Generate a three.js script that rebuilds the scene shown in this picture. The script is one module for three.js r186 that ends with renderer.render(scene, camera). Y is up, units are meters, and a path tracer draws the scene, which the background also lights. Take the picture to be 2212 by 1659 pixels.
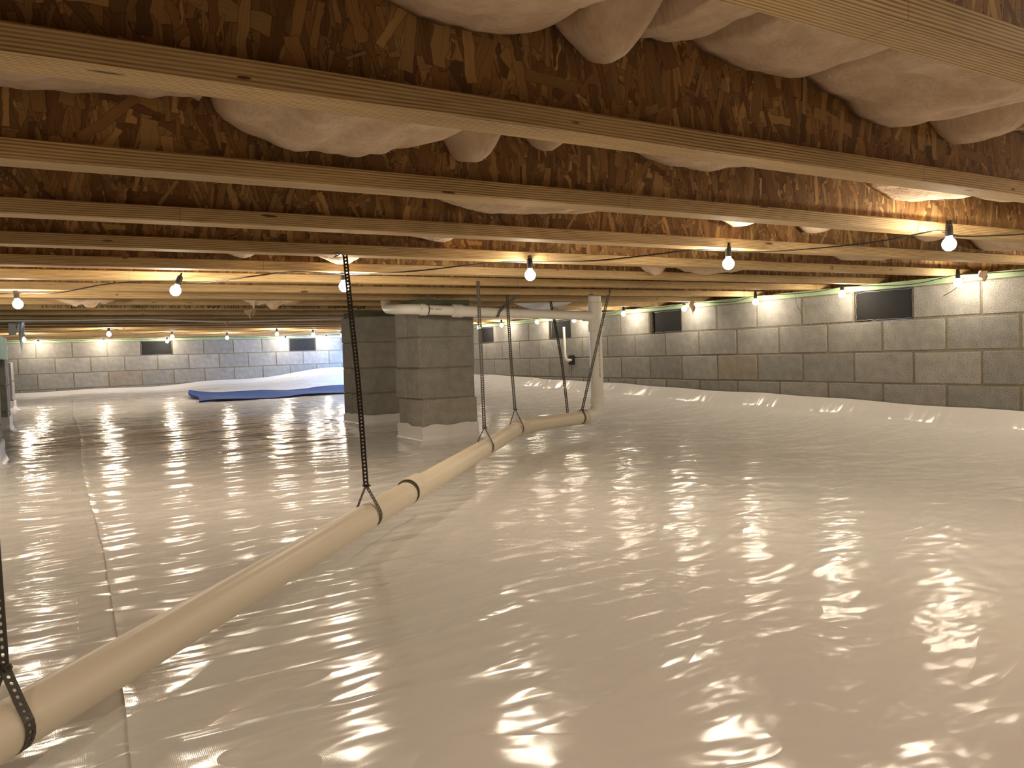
import * as THREE from 'three';
import { mergeGeometries, mergeVertices } from 'three/addons/utils/BufferGeometryUtils.js';
import { ConvexGeometry } from 'three/addons/geometries/ConvexGeometry.js';
import { RectAreaLightUniformsLib } from 'three/addons/lights/RectAreaLightUniformsLib.js';

// ------------------------------------------------------------------ camera, sky, daylight, exposure
const V = (x, y, z) => new THREE.Vector3(x, y, z);
const scene = new THREE.Scene();
const camera = new THREE.PerspectiveCamera(2 * Math.atan(829.5 / 1598.85) * 180 / Math.PI, 2212 / 1659, 0.05, 60);
{
  const right = V(0.85428, -0.03332101, 0.51874404), up = V(0.05060824, 0.99853395, -0.019203), back = V(-0.51734368, 0.04265746, 0.85471391);
  camera.quaternion.setFromRotationMatrix(new THREE.Matrix4().makeBasis(right, up, back));
  camera.position.set(0, 0.70, 0);
}
const renderer = new THREE.WebGLRenderer({ antialias: true });
renderer.toneMapping = THREE.LinearToneMapping;
renderer.toneMappingExposure = 1.06;
renderer.shadowMap.enabled = true;
renderer.shadowMap.type = THREE.PCFSoftShadowMap;
RectAreaLightUniformsLib.init();
const BULB_COLOR = new THREE.Color(1.0, 0.86, 0.67), BULB_CANDELA = 0.62;
scene.background = new THREE.Color(0.45, 0.66, 1.0);          // daylight sky beyond the open access door
const daylight = new THREE.RectAreaLight(new THREE.Color(0.26, 0.49, 1.0), 75, 0.78, 0.58);
daylight.position.set(4.60, 0.74, -10.39);
daylight.lookAt(3.6, 0.62, -10.39);
scene.add(daylight);

// ------------------------------------------------------------------ helpers
function rng(seed) { let s = seed | 0; return () => { s = (s + 0x6d2b79f5) | 0; let t = Math.imul(s ^ (s >>> 15), 1 | s); t = (t + Math.imul(t ^ (t >>> 7), 61 | t)) ^ t; return ((t ^ (t >>> 14)) >>> 0) / 4294967296; }; }
const R0 = rng(71);
const rr = (a, b, r = R0) => a + (b - a) * r();
const clamp = (x, a = 0, b = 1) => Math.min(b, Math.max(a, x));
const smooth = (a, b, x) => { const t = clamp((x - a) / (b - a)); return t * t * (3 - 2 * t); };
const lerp = (a, b, t) => a + (b - a) * t;
const PERM = new Uint8Array(512); { const r = rng(5), p = [...Array(256).keys()]; for (let i = 255; i > 0; i--) { const j = Math.floor(r() * (i + 1)); [p[i], p[j]] = [p[j], p[i]]; } for (let i = 0; i < 512; i++) PERM[i] = p[i & 255]; }
const G2 = [...Array(16).keys()].map((i) => [Math.cos(i * Math.PI / 8), Math.sin(i * Math.PI / 8)]);
function gnoise(x, y, px = 256, py = 256, s = 0) {               // gradient noise, periodic in px, py; about -1..1
  const xi = Math.floor(x), yi = Math.floor(y), fx = x - xi, fy = y - yi;
  const m = (a, p) => ((a % p) + p) % p;
  const g = (ix, iy) => G2[PERM[(PERM[(m(ix, px) + s) & 255] + m(iy, py)) & 255] & 15];
  const a = g(xi, yi), b = g(xi + 1, yi), c = g(xi, yi + 1), d = g(xi + 1, yi + 1);
  const u = fx * fx * fx * (fx * (fx * 6 - 15) + 10), v = fy * fy * fy * (fy * (fy * 6 - 15) + 10);
  const n0 = a[0] * fx + a[1] * fy, n1 = b[0] * (fx - 1) + b[1] * fy, n2 = c[0] * fx + c[1] * (fy - 1), n3 = d[0] * (fx - 1) + d[1] * (fy - 1);
  return 1.5 * lerp(lerp(n0, n1, u), lerp(n2, n3, u), v);
}
const ridge = (n) => 1 - Math.abs(n);
const taken = new Map();
function numbered(name) { const k = taken.get(name) ?? 0; taken.set(name, k + 1); return k ? `${name}_${String(k).padStart(3, '0')}` : name; }
const shadows = (o) => { o.castShadow = true; o.receiveShadow = true; return o; };
function tag(o, label, category, group) { o.userData.label = label; o.userData.category = category; if (group) o.userData.group = group; return o; }
function thing(name, label, category, [x, y, z] = [0, 0, 0], group) { const o = new THREE.Group(); o.name = numbered(name); o.position.set(x, y, z); scene.add(o); return tag(o, label, category, group); }
function part(name, geometry, material, parent) { const m = shadows(new THREE.Mesh(geometry, material)); m.name = name; parent.add(m); return m; }
function single(name, geometry, material, label, category, group) { const m = shadows(new THREE.Mesh(geometry, material)); m.name = numbered(name); scene.add(m); return tag(m, label, category, group); }
function struct(name, geometry, material, parent = scene) { const m = geometry ? shadows(new THREE.Mesh(geometry, material)) : new THREE.Group(); m.name = name; parent.add(m); m.userData.kind = 'structure'; return m; }
// uv in metres by the face's main direction
function boxUV(g, du = 0, dv = 0) {
  if (g.index) g = g.toNonIndexed();
  g.computeVertexNormals();
  const p = g.attributes.position, n = g.attributes.normal, uv = new Float32Array(p.count * 2);
  for (let i = 0; i < p.count; i++) {
    const ax = Math.abs(n.getX(i)), ay = Math.abs(n.getY(i)), az = Math.abs(n.getZ(i)), x = p.getX(i), y = p.getY(i), z = p.getZ(i);
    const [u, v] = az >= ax && az >= ay ? [x, y] : ay >= ax ? [x, z] : [z, y];
    uv[2 * i] = u + du; uv[2 * i + 1] = v + dv;
  }
  g.setAttribute('uv', new THREE.BufferAttribute(uv, 2));
  return g;
}
const box = (w, h, d, x = 0, y = 0, z = 0, du = 0, dv = 0) => boxUV(new THREE.BoxGeometry(w, h, d).translate(x, y, z), du, dv);
function cbox(w, h, d, c = 0.003, x = 0, y = 0, z = 0, du = 0, dv = 0, wob = 0, r = R0) {      // chamfered box, corners may wander a little
  const pts = [], j = () => (wob ? (r() - 0.5) * wob : 0);
  for (const sx of [-1, 1]) for (const sy of [-1, 1]) for (const sz of [-1, 1]) {
    const X = sx * w / 2 + j(), Y = sy * h / 2 + j(), Z = sz * d / 2;
    pts.push(V(X - sx * c, Y, Z - sz * c), V(X, Y - sy * c, Z - sz * c), V(X - sx * c, Y - sy * c, Z));
  }
  return boxUV(new ConvexGeometry(pts).translate(x, y, z), du, dv);
}
function tube(pts, r, seg = 0, sides = 8, closed = false) {
  const c = new THREE.CatmullRomCurve3(pts, closed, 'centripetal');
  return new THREE.TubeGeometry(c, seg || pts.length * 6, r, sides, closed);
}
function rod(a, b, r0, r1 = r0, sides = 20) {
  const d = b.clone().sub(a), g = new THREE.CylinderGeometry(r1, r0, d.length(), sides, 1);
  g.applyQuaternion(new THREE.Quaternion().setFromUnitVectors(V(0, 1, 0), d.clone().normalize())).translate((a.x + b.x) / 2, (a.y + b.y) / 2, (a.z + b.z) / 2);
  return g;
}
function lathe(profile, a, dir, sides = 32) {                    // profile [[r, t], ...] along dir from a
  const g = new THREE.LatheGeometry(profile.map(([r, t]) => new THREE.Vector2(r, t)), sides);
  return g.applyQuaternion(new THREE.Quaternion().setFromUnitVectors(V(0, 1, 0), dir.clone().normalize())).translate(a.x, a.y, a.z);
}
const merge = (...gs) => mergeGeometries(gs.map((g) => (g.index ? g.toNonIndexed() : g)));

// ------------------------------------------------------------------ textures
function canvas(w, h, draw) { const c = document.createElement('canvas'); c.width = w; c.height = h; draw(c.getContext('2d'), w, h); return c; }
function tex(c, ru, rv, srgb = true) { const t = new THREE.CanvasTexture(c); if (srgb) t.colorSpace = THREE.SRGBColorSpace; t.wrapS = t.wrapT = THREE.RepeatWrapping; t.repeat.set(ru, rv); t.anisotropy = 8; return t; }
function ftex(w, h, f, ru, rv) {
  const a = new Float32Array(w * h * 4);
  for (let j = 0; j < h; j++) for (let i = 0; i < w; i++) { const k = (j * w + i) * 4, v = f(i / w, j / h); a[k] = a[k + 1] = a[k + 2] = v; a[k + 3] = 1; }
  const t = new THREE.DataTexture(a, w, h, THREE.RGBAFormat, THREE.FloatType);
  t.wrapS = t.wrapT = THREE.RepeatWrapping; t.magFilter = THREE.LinearFilter; t.minFilter = THREE.LinearFilter; t.repeat.set(ru, rv); t.needsUpdate = true; return t;
}
const rgb = (r, g, b) => `rgb(${r | 0},${g | 0},${b | 0})`;

// oriented strand board: strands pressed flat, most of them upright; colour and relief are drawn together
const osbRelief = document.createElement('canvas');
const osbColor = canvas(2048, 512, (g, w, h) => {
  osbRelief.width = w; osbRelief.height = h;
  const q = osbRelief.getContext('2d'), r = rng(11);
  g.fillStyle = rgb(130, 95, 52); g.fillRect(0, 0, w, h); q.fillStyle = '#777'; q.fillRect(0, 0, w, h);
  for (let n = 0; n < 3400; n++) {
    const late = n / 3400, x = r() * w, y = r() * h, L = lerp(190, 70, late * r()) * (0.5 + r() * 0.9), W = L * lerp(0.12, 0.34, r() * r());
    const a = (r() < 0.72 ? (r() - 0.5) * 0.75 : (r() - 0.5) * 3.1), t = r(), dark = r();
    let c = dark < 0.20 ? [118, 84, 46] : dark < 0.5 ? [140, 103, 58] : dark < 0.86 ? [154, 117, 69] : [178, 142, 90];
    c = c.map((v) => v * (0.85 + t * 0.3));
    const pts = []; const k = 9; for (let i = 0; i <= k; i++) pts.push([-L / 2 + L * i / k, -W / 2 * (0.7 + 0.5 * r())]); for (let i = k; i >= 0; i--) pts.push([-L / 2 + L * i / k + (r() - 0.5) * 8, W / 2 * (0.7 + 0.5 * r())]);
    for (const ox of [0, -w, w]) for (const oy of [0, -h, h]) {
      if (x + ox < -130 || x + ox > w + 130 || y + oy < -130 || y + oy > h + 130) continue;
      for (const [ctx, fill, edge] of [[g, rgb(...c), 'rgba(48,25,10,0.42)'], [q, rgb(...Array(3).fill(90 + 110 * t)), 'rgba(10,10,10,0.8)']]) {
        ctx.save(); ctx.translate(x + ox, y + oy); ctx.rotate(Math.PI / 2 + a); ctx.beginPath(); pts.forEach((p, i) => (i ? ctx.lineTo(...p) : ctx.moveTo(...p))); ctx.closePath();
        ctx.fillStyle = fill; ctx.fill(); ctx.strokeStyle = edge; ctx.lineWidth = ctx === g ? 1.3 : 1.6; ctx.stroke();
        if (ctx === g) { ctx.lineWidth = 0.8; for (let i = 0; i < 4; i++) { ctx.strokeStyle = i % 2 ? 'rgba(60,30,10,0.25)' : 'rgba(225,180,120,0.22)'; const yy = (r() - 0.5) * W * 0.8; ctx.beginPath(); ctx.moveTo(-L * 0.4, yy); ctx.lineTo(L * 0.4, yy + (r() - 0.5) * 3); ctx.stroke(); } }
        ctx.restore();
      }
    }
  }
});
const OSB = [1 / 1.25, 1 / 0.3125];
// sawn softwood, grain along u
function woodCanvas(seed, base, dark, knots) {
  return canvas(2048, 256, (g, w, h) => {
    const r = rng(seed), im = g.createImageData(w, h), d = im.data;
    for (let j = 0; j < h; j++) for (let i = 0; i < w; i++) {
      const x = i / w, y = j / h;
      const bend = 0.022 * gnoise(x * 3, y * 2, 3, 2, seed) + 0.006 * gnoise(x * 9, y * 4, 9, 4, seed + 3);
      const band = y + bend, s = (seed % 2 ? 43 : 36) * band;
      let t = 0.5 + 0.5 * Math.sin(2 * Math.PI * s + 2.2 * gnoise(x * 3, band * 5, 3, 5, seed + 9));
      t = 1.15 * Math.pow(t, 1.9) * (0.40 + 0.55 * (0.5 + 0.5 * gnoise(x * 4, y * 6, 4, 6, seed + 5)));
      t += 0.16 * gnoise(x * 40, y * 90, 40, 90, seed + 1) + 0.12 * gnoise(x * 12, y * 40, 12, 40, seed + 2);
      const big = 1 + 0.10 * gnoise(x * 5, y * 1, 5, 1, seed + 7);
      t = clamp(t); const k = (j * w + i) * 4;
      for (let c = 0; c < 3; c++) d[k + c] = clamp(lerp(base[c], dark[c], t) * big, 0, 255);
      d[k + 3] = 255;
    }
    g.putImageData(im, 0, 0);
    for (let n = 0; n < knots; n++) {                            // gouges, pitch pockets and small knots
      const x = r() * w, y = r() * h, L = 4 + r() * 24; g.fillStyle = `rgba(70,40,16,${0.55 + 0.4 * r()})`; g.beginPath(); g.ellipse(x, y, L, 1.8 + r() * 2.6, (r() - 0.5) * 0.06, 0, 7); g.fill();
    }
    for (let n = 0; n < 1; n++) { g.strokeStyle = 'rgba(90,58,26,0.4)'; g.lineWidth = 2; const x = r() * w; g.beginPath(); g.moveTo(x, 0); g.lineTo(x + 2, h); g.stroke(); }      // finger joints
  });
}
const flangeCanvas = [woodCanvas(21, [204, 176, 126], [112, 82, 44], 9), woodCanvas(43, [210, 182, 133], [120, 88, 48], 8)];
const treatedCanvas = woodCanvas(77, [176, 198, 160], [120, 144, 104], 3);
// concrete block: aggregate speckle and open pores
const blockNoise = (u, v) => { const a = gnoise(u * 64, v * 64, 64, 64, 2), b = gnoise(u * 128, v * 128, 128, 128, 8), c = gnoise(u * 7, v * 7, 7, 7, 4); return { s: 0.5 * a + 0.5 * b, c }; };
const blockCanvas = canvas(512, 512, (g, w, h) => {
  const im = g.createImageData(w, h), d = im.data;
  for (let j = 0; j < h; j++) for (let i = 0; i < w; i++) {
    const { s, c } = blockNoise(i / w, j / h), k = (j * w + i) * 4, pore = s < -0.42 ? 0.62 : 1;
    const t = (205 + 34 * s + 14 * c) * pore; d[k] = t; d[k + 1] = t * 0.985; d[k + 2] = t * 0.95; d[k + 3] = 255;
  }
  g.putImageData(im, 0, 0);
});
const blockBump = ftex(512, 512, (u, v) => { const { s } = blockNoise(u, v); return 0.5 + 0.5 * clamp(s * 1.2, -1, 0.6); }, 1 / 0.42, 1 / 0.42);
// liner: fine crumple relief (metres, 0..1 = 6 mm) and the woven scrim that shows through the film
const linerBump = ftex(2048, 2048, (u, v) => {
  const wx = 0.55 * gnoise(u * 5, v * 5, 5, 5, 31), wy = 0.55 * gnoise(u * 5, v * 5, 5, 5, 47);
  const m = smooth(-0.45, 0.45, gnoise(u * 4, v * 4, 4, 4, 61)), k = smooth(-0.3, 0.5, gnoise(u * 3, v * 3, 3, 3, 83));
  const a = gnoise(u * 9 + wx, v * 24 + wy, 9, 24, 3), b = gnoise(u * 22 + 2 * wx, v * 52 + 2 * wy, 22, 52, 13), c = gnoise((u * 30 + v * 18) + wx, (v * 44 - u * 20) + wy, 30 * 18, 44 * 20, 23);
  const d = gnoise(u * 64 + 3 * wx, v * 120 + wy, 64, 120, 29), cr = Math.pow(ridge(gnoise(u * 7 + 1.5 * wx, v * 13 + 1.5 * wy, 7, 13, 43)), 9);
  return clamp(0.46 + 0.19 * a * (0.5 + 0.5 * k) + 0.135 * b * (0.4 + 0.6 * m) + 0.075 * c * (1.1 - m) + 0.034 * d * (1.15 - k) + 0.10 * cr * m);
}, 1 / 2.3, 1 / 2.3);
const weaveNormal = (() => {
  const n = 256, a = new Uint8Array(n * n * 4), r = rng(3);
  for (let j = 0; j < n; j++) for (let i = 0; i < n; i++) {
    const k = (j * n + i) * 4, x = i / n * 32 * 2 * Math.PI, y = j / n * 32 * 2 * Math.PI, over = Math.sin(x / 2) * Math.sin(y / 2) > 0;
    const nx = (over ? 0.55 : 0.25) * Math.cos(x) + 0.3 * (r() - 0.5), ny = (over ? 0.25 : 0.55) * Math.cos(y) + 0.3 * (r() - 0.5);
    a[k] = 127.5 + 127 * nx * 0.6; a[k + 1] = 127.5 + 127 * ny * 0.6; a[k + 2] = 235; a[k + 3] = 255;
  }
  const t = new THREE.DataTexture(a, n, n); t.wrapS = t.wrapT = THREE.RepeatWrapping; t.magFilter = THREE.LinearFilter; t.repeat.set(1 / 0.085, 1 / 0.085); t.needsUpdate = true; return t;
})();
const fluffNoise = (u, v) => 0.6 * gnoise(u * 9, v * 9, 9, 9, 6) + 0.35 * gnoise(u * 24, v * 24, 24, 24, 16) + 0.25 * gnoise(u * 70, v * 70, 70, 70, 26);
const fluffCanvas = canvas(512, 512, (g, w, h) => {
  const im = g.createImageData(w, h), d = im.data;
  for (let j = 0; j < h; j++) for (let i = 0; i < w; i++) { const s = fluffNoise(i / w, j / h), k = (j * w + i) * 4; d[k] = 202 + 18 * s; d[k + 1] = 178 + 22 * s; d[k + 2] = 152 + 24 * s; d[k + 3] = 255; }
  g.putImageData(im, 0, 0);
});
const fluffBump = ftex(512, 512, (u, v) => 0.5 + 0.4 * fluffNoise(u, v), 1 / 0.5, 1 / 0.5);

// ------------------------------------------------------------------ materials
const std = (o) => new THREE.MeshStandardMaterial({ roughness: 0.85, ...o });
const M = {};
M.web = std({ map: tex(osbColor, ...OSB), bumpMap: tex(osbRelief, ...OSB, false), bumpScale: 0.0007, roughness: 0.8 });
M.flange = flangeCanvas.map((c) => std({ map: tex(c, 1 / 1.9, 1 / 0.24), roughness: 0.72 }));
M.treated = std({ map: tex(treatedCanvas, 1 / 1.9, 1 / 0.24), roughness: 0.75 });
M.treatedDark = std({ map: tex(treatedCanvas, 1 / 1.9, 1 / 0.24), color: new THREE.Color(0.22, 0.19, 0.17), roughness: 0.8 });
const blockMap = tex(blockCanvas, 1 / 0.42, 1 / 0.42);
M.block = [[0.54, 0.545, 0.535], [0.49, 0.495, 0.49], [0.57, 0.57, 0.56], [0.44, 0.445, 0.44], [0.51, 0.51, 0.50], [0.47, 0.47, 0.455]].map((c) => std({ map: blockMap, color: new THREE.Color(...c), bumpMap: blockBump, bumpScale: 0.0016, roughness: 0.95 }));
M.pier = [[0.50, 0.495, 0.46], [0.55, 0.54, 0.50], [0.47, 0.465, 0.44]].map((c) => std({ map: blockMap, color: new THREE.Color(...c), bumpMap: blockBump, bumpScale: 0.0012, roughness: 0.95 }));
M.mortar = std({ map: blockMap, color: new THREE.Color(0.37, 0.33, 0.26), bumpMap: blockBump, bumpScale: 0.002, roughness: 1 });
M.rust = std({ map: blockMap, color: new THREE.Color(0.51, 0.46, 0.39), bumpMap: blockBump, bumpScale: 0.0016, roughness: 0.95 });
M.liner = new THREE.MeshPhysicalMaterial({ color: new THREE.Color(0.76, 0.755, 0.74), roughness: 0.14, specularIntensity: 1, normalMap: weaveNormal, normalScale: new THREE.Vector2(0.09, 0.09), bumpMap: linerBump, bumpScale: 0.0105, side: THREE.DoubleSide });
M.skirt = new THREE.MeshPhysicalMaterial({ color: new THREE.Color(0.80, 0.79, 0.77), roughness: 0.3, bumpMap: linerBump, bumpScale: 0.003, side: THREE.DoubleSide });
M.pvc = std({ color: new THREE.Color(0.78, 0.70, 0.56), roughness: 0.42 });
M.pvcWhite = std({ color: new THREE.Color(0.80, 0.77, 0.70), roughness: 0.4 });
M.steel = std({ color: new THREE.Color(0.085, 0.078, 0.066), metalness: 0.35, roughness: 0.5, side: THREE.DoubleSide });
M.fluff = std({ map: tex(fluffCanvas, 2, 2), bumpMap: fluffBump, bumpScale: 0.006, roughness: 1, side: THREE.DoubleSide });
M.black = std({ color: new THREE.Color(0.012, 0.012, 0.012), roughness: 0.95 });
M.foam = std({ color: new THREE.Color(0.020, 0.020, 0.021), map: blockMap, bumpMap: blockBump, bumpScale: 0.0015, roughness: 0.85 });
M.caulk = std({ color: new THREE.Color(0.13, 0.125, 0.12), roughness: 0.35 });
M.blue = std({ color: new THREE.Color(0.002, 0.036, 0.19), roughness: 0.8 });
M.tape = std({ color: new THREE.Color(0.02, 0.10, 0.50), roughness: 0.6 });
M.cable = std({ color: new THREE.Color(0.012, 0.012, 0.010), roughness: 0.55 });
M.whiteCable = std({ color: new THREE.Color(0.82, 0.83, 0.86), roughness: 0.4 });
M.socket = std({ color: new THREE.Color(0.02, 0.02, 0.018), roughness: 0.5 });
M.globe = std({ color: new THREE.Color(0.9, 0.9, 0.9), emissive: new THREE.Color(1.0, 0.93, 0.80), emissiveIntensity: 7, roughness: 0.1 });
M.deadGlobe = new THREE.MeshPhysicalMaterial({ color: new THREE.Color(0.9, 0.85, 0.75), transmission: 0.6, roughness: 0.15, thickness: 0.01 });
M.film = new THREE.MeshPhysicalMaterial({ color: new THREE.Color(0.85, 0.87, 0.9), transmission: 0.35, roughness: 0.8, thickness: 0, side: THREE.DoubleSide });
M.cardboard = std({ color: new THREE.Color(0.40, 0.28, 0.16), roughness: 0.9 });
M.gray = std({ color: new THREE.Color(0.52, 0.54, 0.56), roughness: 0.5 });
M.ply = std({ map: tex(osbColor, 1 / 1.6, 1 / 0.4), roughness: 0.85 });
function printMaterial(w, h, draw) { const c = canvas(w, h, draw), t = new THREE.CanvasTexture(c); t.colorSpace = THREE.SRGBColorSpace; return std({ map: t, transparent: true, roughness: 0.8 }); }

// ------------------------------------------------------------------ the lay of the ground
const JB = 1.067, XR = 4.566, ZB = -11.41, SUB = 1.369;             // joist bottoms, faces of the right and the back wall, underside of the subfloor
const ground = (z) => 0.115 - 0.031 * (z + 4.4);
const apronRight = (z) => 0.385 - 0.025 * (z + 5.78) + 0.004 * Math.sin(z * 3.1) + 0.003 * Math.sin(z * 7.7);
const apronBack = (x) => 0.400 + 0.006 * Math.sin(x * 4) + (x > 1 ? 0.155 * smooth(0.8, 4.2, x) + 0.02 * Math.sin((x - 1) * 3.2) * smooth(1, 2, x) : 0);
function wrinkle(x, z) {
  const left = 1 - smooth(1.0, 1.9, x + 0.25 * (z + 3) * 0.2), near = smooth(-1.2, -2.6, z);
  const warp = 0.25 * gnoise(x * 1.1, z * 1.3, 256, 256, 9);
  const streak = Math.pow(ridge(gnoise(x * 0.55 + 7, (z + 0.05 * x) * 6.5 + warp * 3, 256, 256, 17)), 5) * 0.008 + Math.pow(ridge(gnoise(x * 1.0 + 3, (z + 0.03 * x) * 12 + warp * 4, 256, 256, 37)), 4) * 0.0032;
  const ax = x * 0.85 + z * 0.5, az = z * 0.85 - x * 0.5;
  const w2 = 0.5 * gnoise(x * 2.7 + 11, z * 2.9, 256, 256, 71);
  const crump = 0.0042 * gnoise(ax * 2.4 + w2, az * 5 + 0.5 * w2, 256, 256, 51) + 0.0020 * gnoise(ax * 5 + 1.5 * w2, az * 11 + w2, 256, 256, 57) + Math.pow(ridge(gnoise(ax * 2.1 + w2, az * 4.0, 256, 256, 91)), 8) * 0.0035
    + Math.pow(ridge(gnoise((x - 0.4 * z) * 4 + 2 * w2, (z + 0.3 * x) * 9, 256, 256, 59)), 6) * 0.0022 + 0.0008 * gnoise(x * 14, z * 27, 256, 256, 73);
  const roll = 0.006 * gnoise(x * 0.9, z * 1.1, 256, 256, 63) + 0.0030 * gnoise(x * 2.6, z * 3.2, 256, 256, 67);
  return roll + (left * streak * 1.05 + (1 - left) * crump * 0.8 + left * crump * 0.18) * lerp(0.55, 1, near);
}
function floorY(x, z) {
  const d = XR - x, e = z - ZB;
  let y = ground(z) + wrinkle(x, z);
  const aR = apronRight(z), aB = apronBack(x);
  y += (aR - 0.10 - ground(z)) * Math.exp(-Math.pow(Math.max(d - 0.06, 0) / 0.36, 1.25)) * 0.92;
  if (d < 0.10) y = lerp(y, aR, Math.pow(1 - d / 0.10, 1.4));
  y += Math.max(0, aB - 0.07 - ground(z)) * Math.exp(-Math.pow(Math.max(e - 0.06, 0) / 0.75, 1.4)) * 0.95;
  if (e < 0.10) y = lerp(y, Math.max(aB, d < 0.1 ? aR : 0), Math.pow(1 - e / 0.10, 1.4));
  return y;
}
function sheet(xs, zs, lift) {
  const nx = xs.length, nz = zs.length, P = new Float32Array(nx * nz * 3), U = new Float32Array(nx * nz * 2), I = [];
  for (let j = 0; j < nz; j++) for (let i = 0; i < nx; i++) {
    const k = j * nx + i, x = xs[i], z = zs[j];
    P.set([x, floorY(x, z) + lift(x, z), z], k * 3); U.set([x, z], k * 2);
    if (i < nx - 1 && j < nz - 1) I.push(k, k + 1, k + nx, k + 1, k + nx + 1, k + nx);
  }
  const g = new THREE.BufferGeometry(); g.setAttribute('position', new THREE.BufferAttribute(P, 3)); g.setAttribute('uv', new THREE.BufferAttribute(U, 2)); g.setIndex(I); g.computeVertexNormals();
  const n = g.attributes.normal; if (n.getY(0) < 0) { for (let i = 0; i < I.length; i += 3) { const t = I[i]; I[i] = I[i + 1]; I[i + 1] = t; } g.setIndex(I); g.computeVertexNormals(); }
  return g;
}
const steps = (...s) => { const o = [s[0][0]]; for (const [a, b, d] of s) { const n = Math.max(1, Math.round(Math.abs(b - a) / d)); for (let i = 1; i <= n; i++) o.push(a + (b - a) * i / n); } return o; };
{
  const floor = struct('floor', null, null);
  const zs = steps([2.2, 0, 0.1], [0, -1.1, 0.04], [-1.1, -4.2, 0.012], [-4.2, -7, 0.02], [-7, -11.2, 0.035], [-11.2, -11.40, 0.012]);
  const seamX = (z) => 0.075 + 0.012 * Math.sin(z * 1.7) + 0.004 * gnoise(z * 5, 0.5);
  const left = part('liner_sheet', sheet(steps([-4.2, -0.6, 0.09], [-0.6, 0.26, 0.014]), zs, () => 0), M.liner, floor);
  left.userData.label = 'white plastic liner sheet running under the lap seam';
  const xs = steps([0.08, 0.20, 0.008], [0.20, 4.2, 0.0135], [4.2, 4.556, 0.012]);
  const g = sheet(xs, zs, (x, z) => 0.0018 + 0.0045 * Math.exp(-Math.pow((x - 0.08) / 0.010, 2)) * (0.4 + 0.6 * Math.max(0, gnoise(z * 6, 3.3))) + 0.0025 * Math.exp(-Math.pow((x - 0.155) / 0.012, 2)) * Math.max(0, gnoise(z * 9, 8.1)));
  const p = g.attributes.position; for (let i = 0; i < p.count; i++) { const x = p.getX(i); if (x < 0.2) p.setX(i, x + (seamX(p.getZ(i)) - 0.08) * (1 - (x - 0.08) / 0.12)); } g.computeVertexNormals();
  part('liner_sheet', g, M.liner, floor);
  part('soil', box(8.9, 0.1, 13.8, 0.18, -0.16, -4.6), M.mortar, floor);
}

// ------------------------------------------------------------------ block walls, sill plates, rim, subfloor
const BL = 0.4064, BH = 0.2032, TOP = 1.0284;
const vents = { R: [-7.95 - BL / 2 - 0.0, -6.527, -4.902, -2.870], B: [1.134, 3.166] };
const shapeCache = new Map();
function blockShape(w, v, depthAxis) {
  const key = w.toFixed(3) + v + depthAxis;
  if (!shapeCache.has(key)) { const r = rng(v * 7 + 3), g = cbox(depthAxis === 'x' ? 0.05 : w, 0.1915, depthAxis === 'x' ? w : 0.05, 0.0035, 0, 0, 0, v * 0.13, v * 0.07, 0.004, r); shapeCache.set(key, g); }
  return shapeCache.get(key);
}
function blockWall(name, axis, from, to, offset, isOpen, backing) {
  const wall = struct(name, null, null), r = rng(name.length * 31 + 5);
  for (const b of backing) part('mortar_bed', b, M.mortar, wall);
  for (let c = 0; c < 5; c++) {
    const y = TOP - (c + 0.5) * BH, off = offset + (c % 2 ? 0 : BL / 2);
    for (let k = Math.ceil((from - off) / BL) - 1; off + k * BL < to; k++) {
      let a = off + k * BL, b = a + BL; a = Math.max(a, from); b = Math.min(b, to);
      for (const [o0, o1, oy0, oy1] of isOpen) if (y > oy0 && y < oy1) { if (a >= o0 - 0.01 && b <= o1 + 0.01) { a = b; } else if (a < o0 && b > o0) b = o0; else if (a < o1 && b > o1) a = o1; }
      if (b - a < 0.05) continue;
      const rust = (name === 'wall_right' && c === 2 && k === 9) || (name === 'wall_back' && c === 2 && k === 2);
      const bl = part('block', blockShape(b - a - 0.0135, Math.floor(r() * 3), axis), rust ? M.rust : M.block[Math.floor(r() * 6)], wall);
      const out = (r() - 0.5) * 0.004;
      if (axis === 'x') bl.position.set(XR + 0.025 + out, y, (a + b) / 2); else bl.position.set((a + b) / 2, y, ZB - 0.025 + out);
    }
  }
  return wall;
}
const DOOR = [-10.795, -9.982];
const ventOpen = (list) => list.map((c) => [c - BL / 2, c + BL / 2, TOP - BH, TOP]);
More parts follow.
